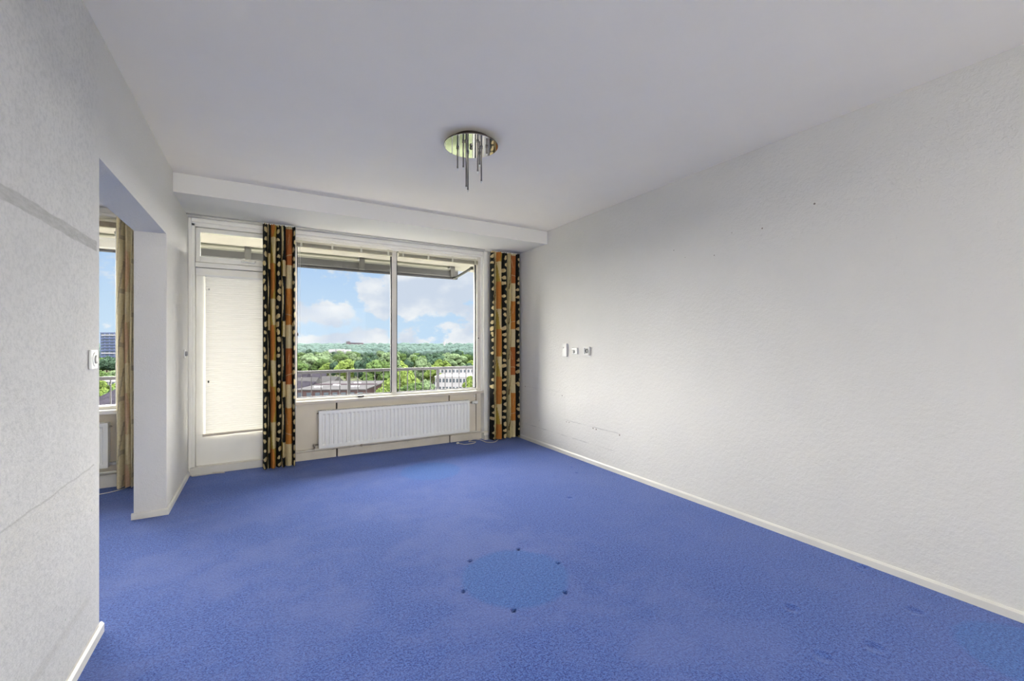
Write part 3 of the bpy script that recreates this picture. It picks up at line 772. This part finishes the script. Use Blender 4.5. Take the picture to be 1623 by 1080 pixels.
def awning(x0, x1, lab, mat, lip):
    t = thing('awning', lab, 'awning', ((x0+x1)/2, 6.3, 2.4))
    MB().prism([(6.27, 2.30), (6.29, 2.275), (6.335, 2.275), (6.355, 2.30), (6.355, 2.40), (6.27, 2.40)], 'x', x0, x1).build('cassette', mat, t, bevel=.004)
    MB().box(x0+.004, x1-.004, 6.258, 6.269, 2.385, 2.405).build('top_lip', lip, t)
    MB().box(x0+.006, x1-.006, 6.272, 6.352, 2.262, 2.2745).build('front_bar', 'rail', t)
    xx = x1-.10
    while xx > x0:
        MB().prism([(6.236, 2.292), (6.27, 2.283), (6.355, 2.283), (6.375, 2.4545), (6.25, 2.4545), (6.236, 2.42)], 'x', xx-.036, xx+.036).build('bracket', 'bracketgrey', t, bevel=.004)
        xx -= 1.36
    MB().tube([(x1-.06, 6.30, 2.268), (x1-.20, 5.35, 2.275)], .018, 10).build('folding_arm', mat, t)
    MB().lathe([(.014, 0), (.014, .006)], (x1+.001, 6.31, 2.30), 'x', 12).build('end_bolt', 'bracket', t)
    MB().box(x1-.215, x1-.185, 5.305, 5.36, 2.255, 2.295).build('arm_mount', mat, t)
    return t
awning(-.78, 2.66, 'grey folded awning under the upper balcony outside the big window', 'awn', 'awnlight')
awning(-4.2, -.98, 'white folded awning under the upper balcony outside the side room window', 'awnwhite', 'awnwhite')

# ------------------------------------------------------------------ outside world
GZ = -24.0
me = MB(); vs = [me.b.verts.new(p) for p in ((-5000, 5.6, GZ), (5500, 5.6, GZ), (5500, 6500, GZ), (-5000, 6500, GZ))]; me.b.faces.new(vs)
struct(me.build('ground', 'ground'))
def at(px, d):      # world x,y in compass direction of picture column px at depth d
    l = (px-811.5)/F_PX
    return Vector((l*cos(YAW)+sin(YAW), cos(YAW)-l*sin(YAW), 0))*d

def tree_meshes(kind, seed, nb, leaves):
    rnd = random.Random(seed)
    R, Hh = (6.2, 15.5) if kind != 'narrow' else (3.6, 16)
    b = bmesh.new(); cs = []
    for i in range(nb):
        a = rnd.uniform(0, 2*pi); t = rnd.uniform(-1, 1); rr = sqrt(max(0, 1-t*t*.9))*R*rnd.uniform(.35, .78)
        c = Vector((rr*cos(a), rr*sin(a), Hh*.60+t*Hh*.28)); r = rnd.uniform(.26, .42)*R*(1-.25*abs(t))
        cs.append((c, r))
        v0 = len(b.verts)
        res = bmesh.ops.create_icosphere(b, subdivisions=2, radius=r, matrix=Matrix.Translation(c))
        for v in res['verts']:
            d = (v.co-c).normalized(); v.co += d*r*.45*noise.noise(v.co*.9+Vector((seed, 0, 0)))
    for i in range(leaves):
        c, r = rnd.choice(cs); d = Vector((rnd.gauss(0, 1), rnd.gauss(0, 1), rnd.gauss(.3, 1))).normalized()
        p = c+d*r*rnd.uniform(.9, 1.22); n = (d+Vector((rnd.gauss(0, .5), rnd.gauss(0, .5), rnd.gauss(0, .5)))).normalized()
        u = n.orthogonal().normalized(); w = n.cross(u); s = rnd.uniform(.22, .5)
        a = rnd.uniform(0, pi); u2 = u*cos(a)+w*sin(a); w2 = n.cross(u2)
        b.faces.new([b.verts.new(p+u2*s), b.verts.new(p+w2*s*.7), b.verts.new(p-u2*s), b.verts.new(p-w2*s*.7)])
    cm = bpy.data.meshes.new('crown'); b.to_mesh(cm); b.free()
    tm = MB().tube([(0, 0, 0), (.1, 0, Hh*.3), (-.1, .1, Hh*.62)], [.5, .36, .15], 8)
    bmesh.ops.recalc_face_normals(tm.b, faces=tm.b.faces)
    tk = bpy.data.meshes.new('trunk'); tm.b.to_mesh(tk); tm.b.free(); tk.materials.append(M['bark'])
    return cm, tk
KIND = {}
for nm, sd_, mt, kd in (('mid', 3, 'leaf_a', 'r'), ('pale', 5, 'leaf_b', 'r'), ('dark', 8, 'leaf_c', 'r'), ('lime', 11, 'leaf_d', 'r'), ('mid2', 13, 'leaf_a', 'r')):
    cm, tk = tree_meshes(kd, sd_, 26, 1500); cm.materials.append(M[mt]); KIND[nm] = (cm, tk)
KLAB = {'mid': 'mid green leafy tree', 'mid2': 'mid green leafy tree', 'pale': 'pale green round tree', 'dark': 'dark green dense tree', 'lime': 'yellow green leafy tree'}
def tree(kind, px, d, hgt, label, group, wid=1.0, rot=None):
    p = at(px, d); k = hgt/15.5
    t = bpy.data.objects.new('tree', None); C.objects.link(t); t.location = (p.x, p.y, GZ); t.empty_display_size = 1
    tag(t, label, 'tree', group)
    cm, tk = KIND[kind]; rz = random.uniform(0, 6.28) if rot is None else rot
    for nm, mesh in (('crown', cm), ('trunk', tk)):
        o = bpy.data.objects.new(nm, mesh); C.objects.link(o); o.parent = t
        o.scale = (k*wid, k*wid, k); o.rotation_euler = (0, 0, rz)
    return t
# near trees, each told apart
near = [('mid', 598, 200, 17.5, 1.15, 'large mid green tree right of the flat roofed block, behind the railing'),
        ('lime', 621, 150, 13.5, 1.0, 'bright yellow green tree low beside the window mullion'),
        ('lime', 641, 165, 16, .95, 'bright green tree just right of the window mullion'),
        ('mid', 655, 140, 12.5, 1.15, 'dense green tree low behind the thin bars in the right pane'),
        ('pale', 618, 262, 20, 1.25, 'pale green broad tree rising behind the mullion'),
        ('dark', 583, 235, 18.5, 1.0, 'dark green tree behind the large mid green tree'),
        ('pale', 676, 175, 10.5, .9, 'greyish green open tree beside the white building'),
        ('lime', 748, 190, 11, .9, 'light green tree at the right end of the railing'),
        ('pale', 668, 240, 18, .8, 'buff tinted tree in the middle of the right pane'),
        ('lime', 700, 305, 14, 1.2, 'low bright green tree just above the railing right of centre'),
        ('lime', 686, 235, 12.4, 1.0, 'small yellow green tree above the railing post in the right pane'),
        ('lime', 549, 255, 16, 1.0, 'light green tree left of the large mid green tree'),
        ('pale', 722, 330, 17.5, 1.5, 'large silvery green spreading tree in the right pane'),
        ('dark', 690, 350, 17.5, 1.2, 'dark blue green tree left of the silvery spreading tree'),
        ('pale', 512, 340, 17.5, 1.5, 'broad soft green tree in the left part of the left pane'),
        ('pale', 490, 330, 16.5, 1.4, 'soft green round tree beside the left curtain'),
        ('mid', 477, 270, 13, 1.1, 'mid green tree half hidden by the left curtain'),
        ('mid', 540, 350, 16.5, 1.3, 'mid green round tree in the middle of the left pane')]
for (k, px, d, hg, wd, lb) in near: tree(k, px, d, hg, lb, None, wd)
tree('lime', 166, 116, 15.6, 'light green tree between the low flat building and the dark shingle roof', None, .8)
tree('mid', 184, 108, 14.2, 'mid green tree in front of the low flat building by the side room curtain', None, .7)
# tree belts behind: rows of lookalikes
rnd = random.Random(21)
def belt(px0, px1, d0, d1, n, h0, h1, kinds, where, group):
    for i in range(n):
        px = px0+(px1-px0)*(i+rnd.uniform(.1, .9))/n; k = rnd.choice(kinds)
        tree(k, px, rnd.uniform(d0, d1), rnd.uniform(h0, h1), KLAB[k]+' '+where, group+', '+KLAB[k], rnd.uniform(.95, 1.35))
belt(440, 800, 290, 340, 20, 11, 14, ['mid', 'pale', 'dark', 'lime', 'mid2'], 'in the belt just above the railing', 'trees in the first belt')
belt(440, 800, 380, 450, 26, 12.5, 16, ['mid', 'pale', 'dark', 'mid2'], 'in the middle belt beyond the railing', 'trees in the middle belt')
belt(440, 800, 500, 620, 34, 13, 17, ['mid', 'pale', 'dark', 'dark'], 'in the far belt below the horizon', 'trees in the far belt')
belt(135, 260, 180, 230, 10, 10, 13, ['mid', 'pale', 'lime'], 'outside the side room window, near row', 'trees outside the side room, near row')
belt(135, 260, 300, 380, 12, 13, 16, ['mid', 'pale', 'dark'], 'outside the side room window, before the tower block', 'trees outside the side room, far row')
# far woodland nobody could count
rr = random.Random(4); WV = []; WF = []; SPH = {}
for sub in (1, 2):
    tb_ = bmesh.new(); bmesh.ops.create_icosphere(tb_, subdivisions=sub, radius=1)
    SPH[sub] = ([v.co.copy() for v in tb_.verts], [[v.index for v in f.verts] for f in tb_.faces]); tb_.free()
for row, (d, hh, st) in enumerate(((230, 12, 6), (310, 13, 7), (400, 14, 8), (510, 15, 9), (620, 15, 10), (720, 15, 9), (880, 16, 10), (1080, 16, 12), (1350, 18, 14), (1800, 20, 20), (2500, 24, 30))):
    px = -1100
    while px < 1250:
        if d < 700 and 130 < px < 262: px = 262
        if d < 700 and 425 < px < 815: px = 815
        p = at(px, d+rr.uniform(-30, 30)); r = st*rr.uniform(.5, 1.0); h2 = hh*rr.uniform(.75, 1.12)
        c = Vector((p.x, p.y, GZ+h2*.55)); k0 = len(WV)
        vs_, fs_ = SPH[2 if 100 < px < 860 else 1]
        for v in vs_:
            w_ = c+Vector((v.x*r, v.y*r, v.z*h2*.5))
            w_ += Vector((0, 0, 1))*h2*.16*noise.noise(w_*.35)+Vector((1, 0, 0))*r*.2*noise.noise(w_*.3+Vector((9, 9, 9)))
            WV.append(w_[:])
        WF += [[a+k0 for a in f] for f in fs_]
        px += st*F_PX/d*rr.uniform(.55, 1.0)
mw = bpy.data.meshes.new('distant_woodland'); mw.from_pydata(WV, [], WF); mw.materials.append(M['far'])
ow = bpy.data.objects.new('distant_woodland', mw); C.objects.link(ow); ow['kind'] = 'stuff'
tag(ow, 'woodland coloured haze blue green filling the distance up to the horizon', 'woodland')

# buildings: box bodies turned to the given heading
def building(name, label, px, d, width, depth, height, wall, roof, rows, cols, ang=0, cat='building', roof_h=0, group=None, win=(.55, .45), band=None):
    p = at(px, d); t = thing(name, label, cat, (p.x, p.y, GZ), group)
    t.rotation_euler = (0, 0, ang)
    def add(m, nm, mat, par=t):
        bmesh.ops.recalc_face_normals(m.b, faces=m.b.faces)
        me = bpy.data.meshes.new(nm); m.b.to_mesh(me); m.b.free(); me.materials.append(M[mat])
        o = bpy.data.objects.new(nm, me); C.objects.link(o); o.parent = par; return o
    add(MB().box(-width/2, width/2, 0, depth, 0, height), 'wall', wall)
    if roof_h:
        add(MB().prism([(-.4, height), (depth+.4, height), (depth/2, height+roof_h)], 'x', -width/2-.3, width/2+.3), 'roof', roof)
    else:
        add(MB().box(-width/2-.3, width/2+.3, -.3, depth+.3, height, height+.35), 'roof', roof)
    cw = width/cols; rh = height/rows
    for r in range(rows):
        if band:
            add(MB().box(-width/2+.4, width/2-.4, -.12, -.01, rh*r+rh*.35, rh*r+rh*.8), 'window_band', 'b_glass')
            continue
        for c in range(cols):
            x = -width/2+cw*(c+.5)
            add(MB().box(x-cw*win[0]/2, x+cw*win[0]/2, -.12, -.01, rh*r+rh*.35, rh*r+rh*(.35+win[1])), 'window', 'b_glass')
    return t, add
fb, add = building('flat_roofed_block', 'wide pinkish brown block with flat mauve roof behind the railing, left pane', 524, 140, 22, 32, 9.8, 'b_brick', 'b_roof', 3, 8, -YAW+.06)
for (x, y) in ((-7, 6), (-5.5, 6), (2, 20), (3.4, 20), (-1.5, 12), (-3, 12.5), (5, 7), (6.5, 7)):
    add(MB().box(x-.5, x+.5, y-.6, y+.6, 10.15, 10.6), 'skylight', 'b_white')
add(MB().box(-11, 11, 15.8, 16.2, 10.15, 10.5), 'parapet', 'b_pink')
hx = [(470, 165, 9, 8, 'dark roofed house nearest the left curtain'), (480, 200, 10, 7, 'grey roofed house with white gable behind the flat roofed block'),
      (497, 225, 11, 7, 'mauve roofed house left of the trees behind the flat roofed block'), (514, 215, 9, 6.5, 'small white walled house at the foot of the trees'), (463, 215, 12, 8, 'slate roofed house furthest left in the big window')]
for i, (px, d, w_, h_, lb) in enumerate(hx):
    building('terraced_house', lb, px, d, w_, 9, h_*.78, 'b_white' if i % 2 else 'b_brick', 'b_roof2' if i % 2 == 0 else 'b_roof', 2, 3, -YAW+.3*(i % 3-1), roof_h=h_*.5)
building('white_office', 'long white two storey building in the right pane behind the bars', 722, 215, 21, 14, 8.2, 'b_white', 'b_white', 2, 12, -YAW-.1)
building('white_office', 'second white building with a grey roof behind the long one in the right pane', 716, 250, 26, 12, 10.4, 'b_white', 'b_roof', 3, 12, -YAW+.05)
building('brick_shed', 'small brown building low left of the white buildings', 676, 150, 4, 5, 6.0, 'b_brick', 'b_roof', 1, 2, -YAW)
for i, (px, w_, h_, lb) in enumerate(((526, 10, 12.5, 'white distant hall, leftmost of the pale strip in the trees'), (538, 9, 12.8, 'white distant hall in the middle of the pale strip'), (549, 8, 12, 'white distant hall, rightmost of the pale strip'))):
    building('distant_hall', lb, px, 640, w_, 8, h_+3, 'b_white', 'b_white', 1, 4, -YAW)
building('distant_tower', 'tall pink tower block on the horizon in the left pane', 551, 2300, 16, 16, 34, 'b_pink', 'b_pink', 6, 3, -YAW)
building('distant_slab_block', 'long low pink block on the horizon right of the tower', 564, 2350, 70, 16, 27, 'b_pink', 'b_blue', 5, 12, -YAW)
building('distant_tower', 'pale tower on the horizon in the right pane', 704, 2400, 9, 12, 34, 'b_white', 'b_white', 5, 2, -YAW)
tb, add = building('apartment_block', 'blue grey apartment block with stacked balconies outside the side room', 196, 420, 58, 14, 35.5, 'b_blue', 'b_blue', 12, 10, -YAW-.2, win=(.7, .4))
for r in range(12): add(MB().box(-26, 26, -1.3, -.13, 35.5/12*r+.1, 35.5/12*r+1.0), 'balcony_front', 'b_white' if r % 6 == 5 else 'b_blue')
building('low_office', 'low flat building with blue windows above the side room railing', 180, 145, 12, 9, 12.2, 'b_white', 'b_white', 3, 9, -YAW-.15, win=(.7, .6))
building('roofed_hall', 'dark mauve shingle roof low outside the side room window', 172, 92, 16, 14, 11.4, 'b_brick', 'b_roof2', 2, 6, -YAW-.25, roof_h=3.2)
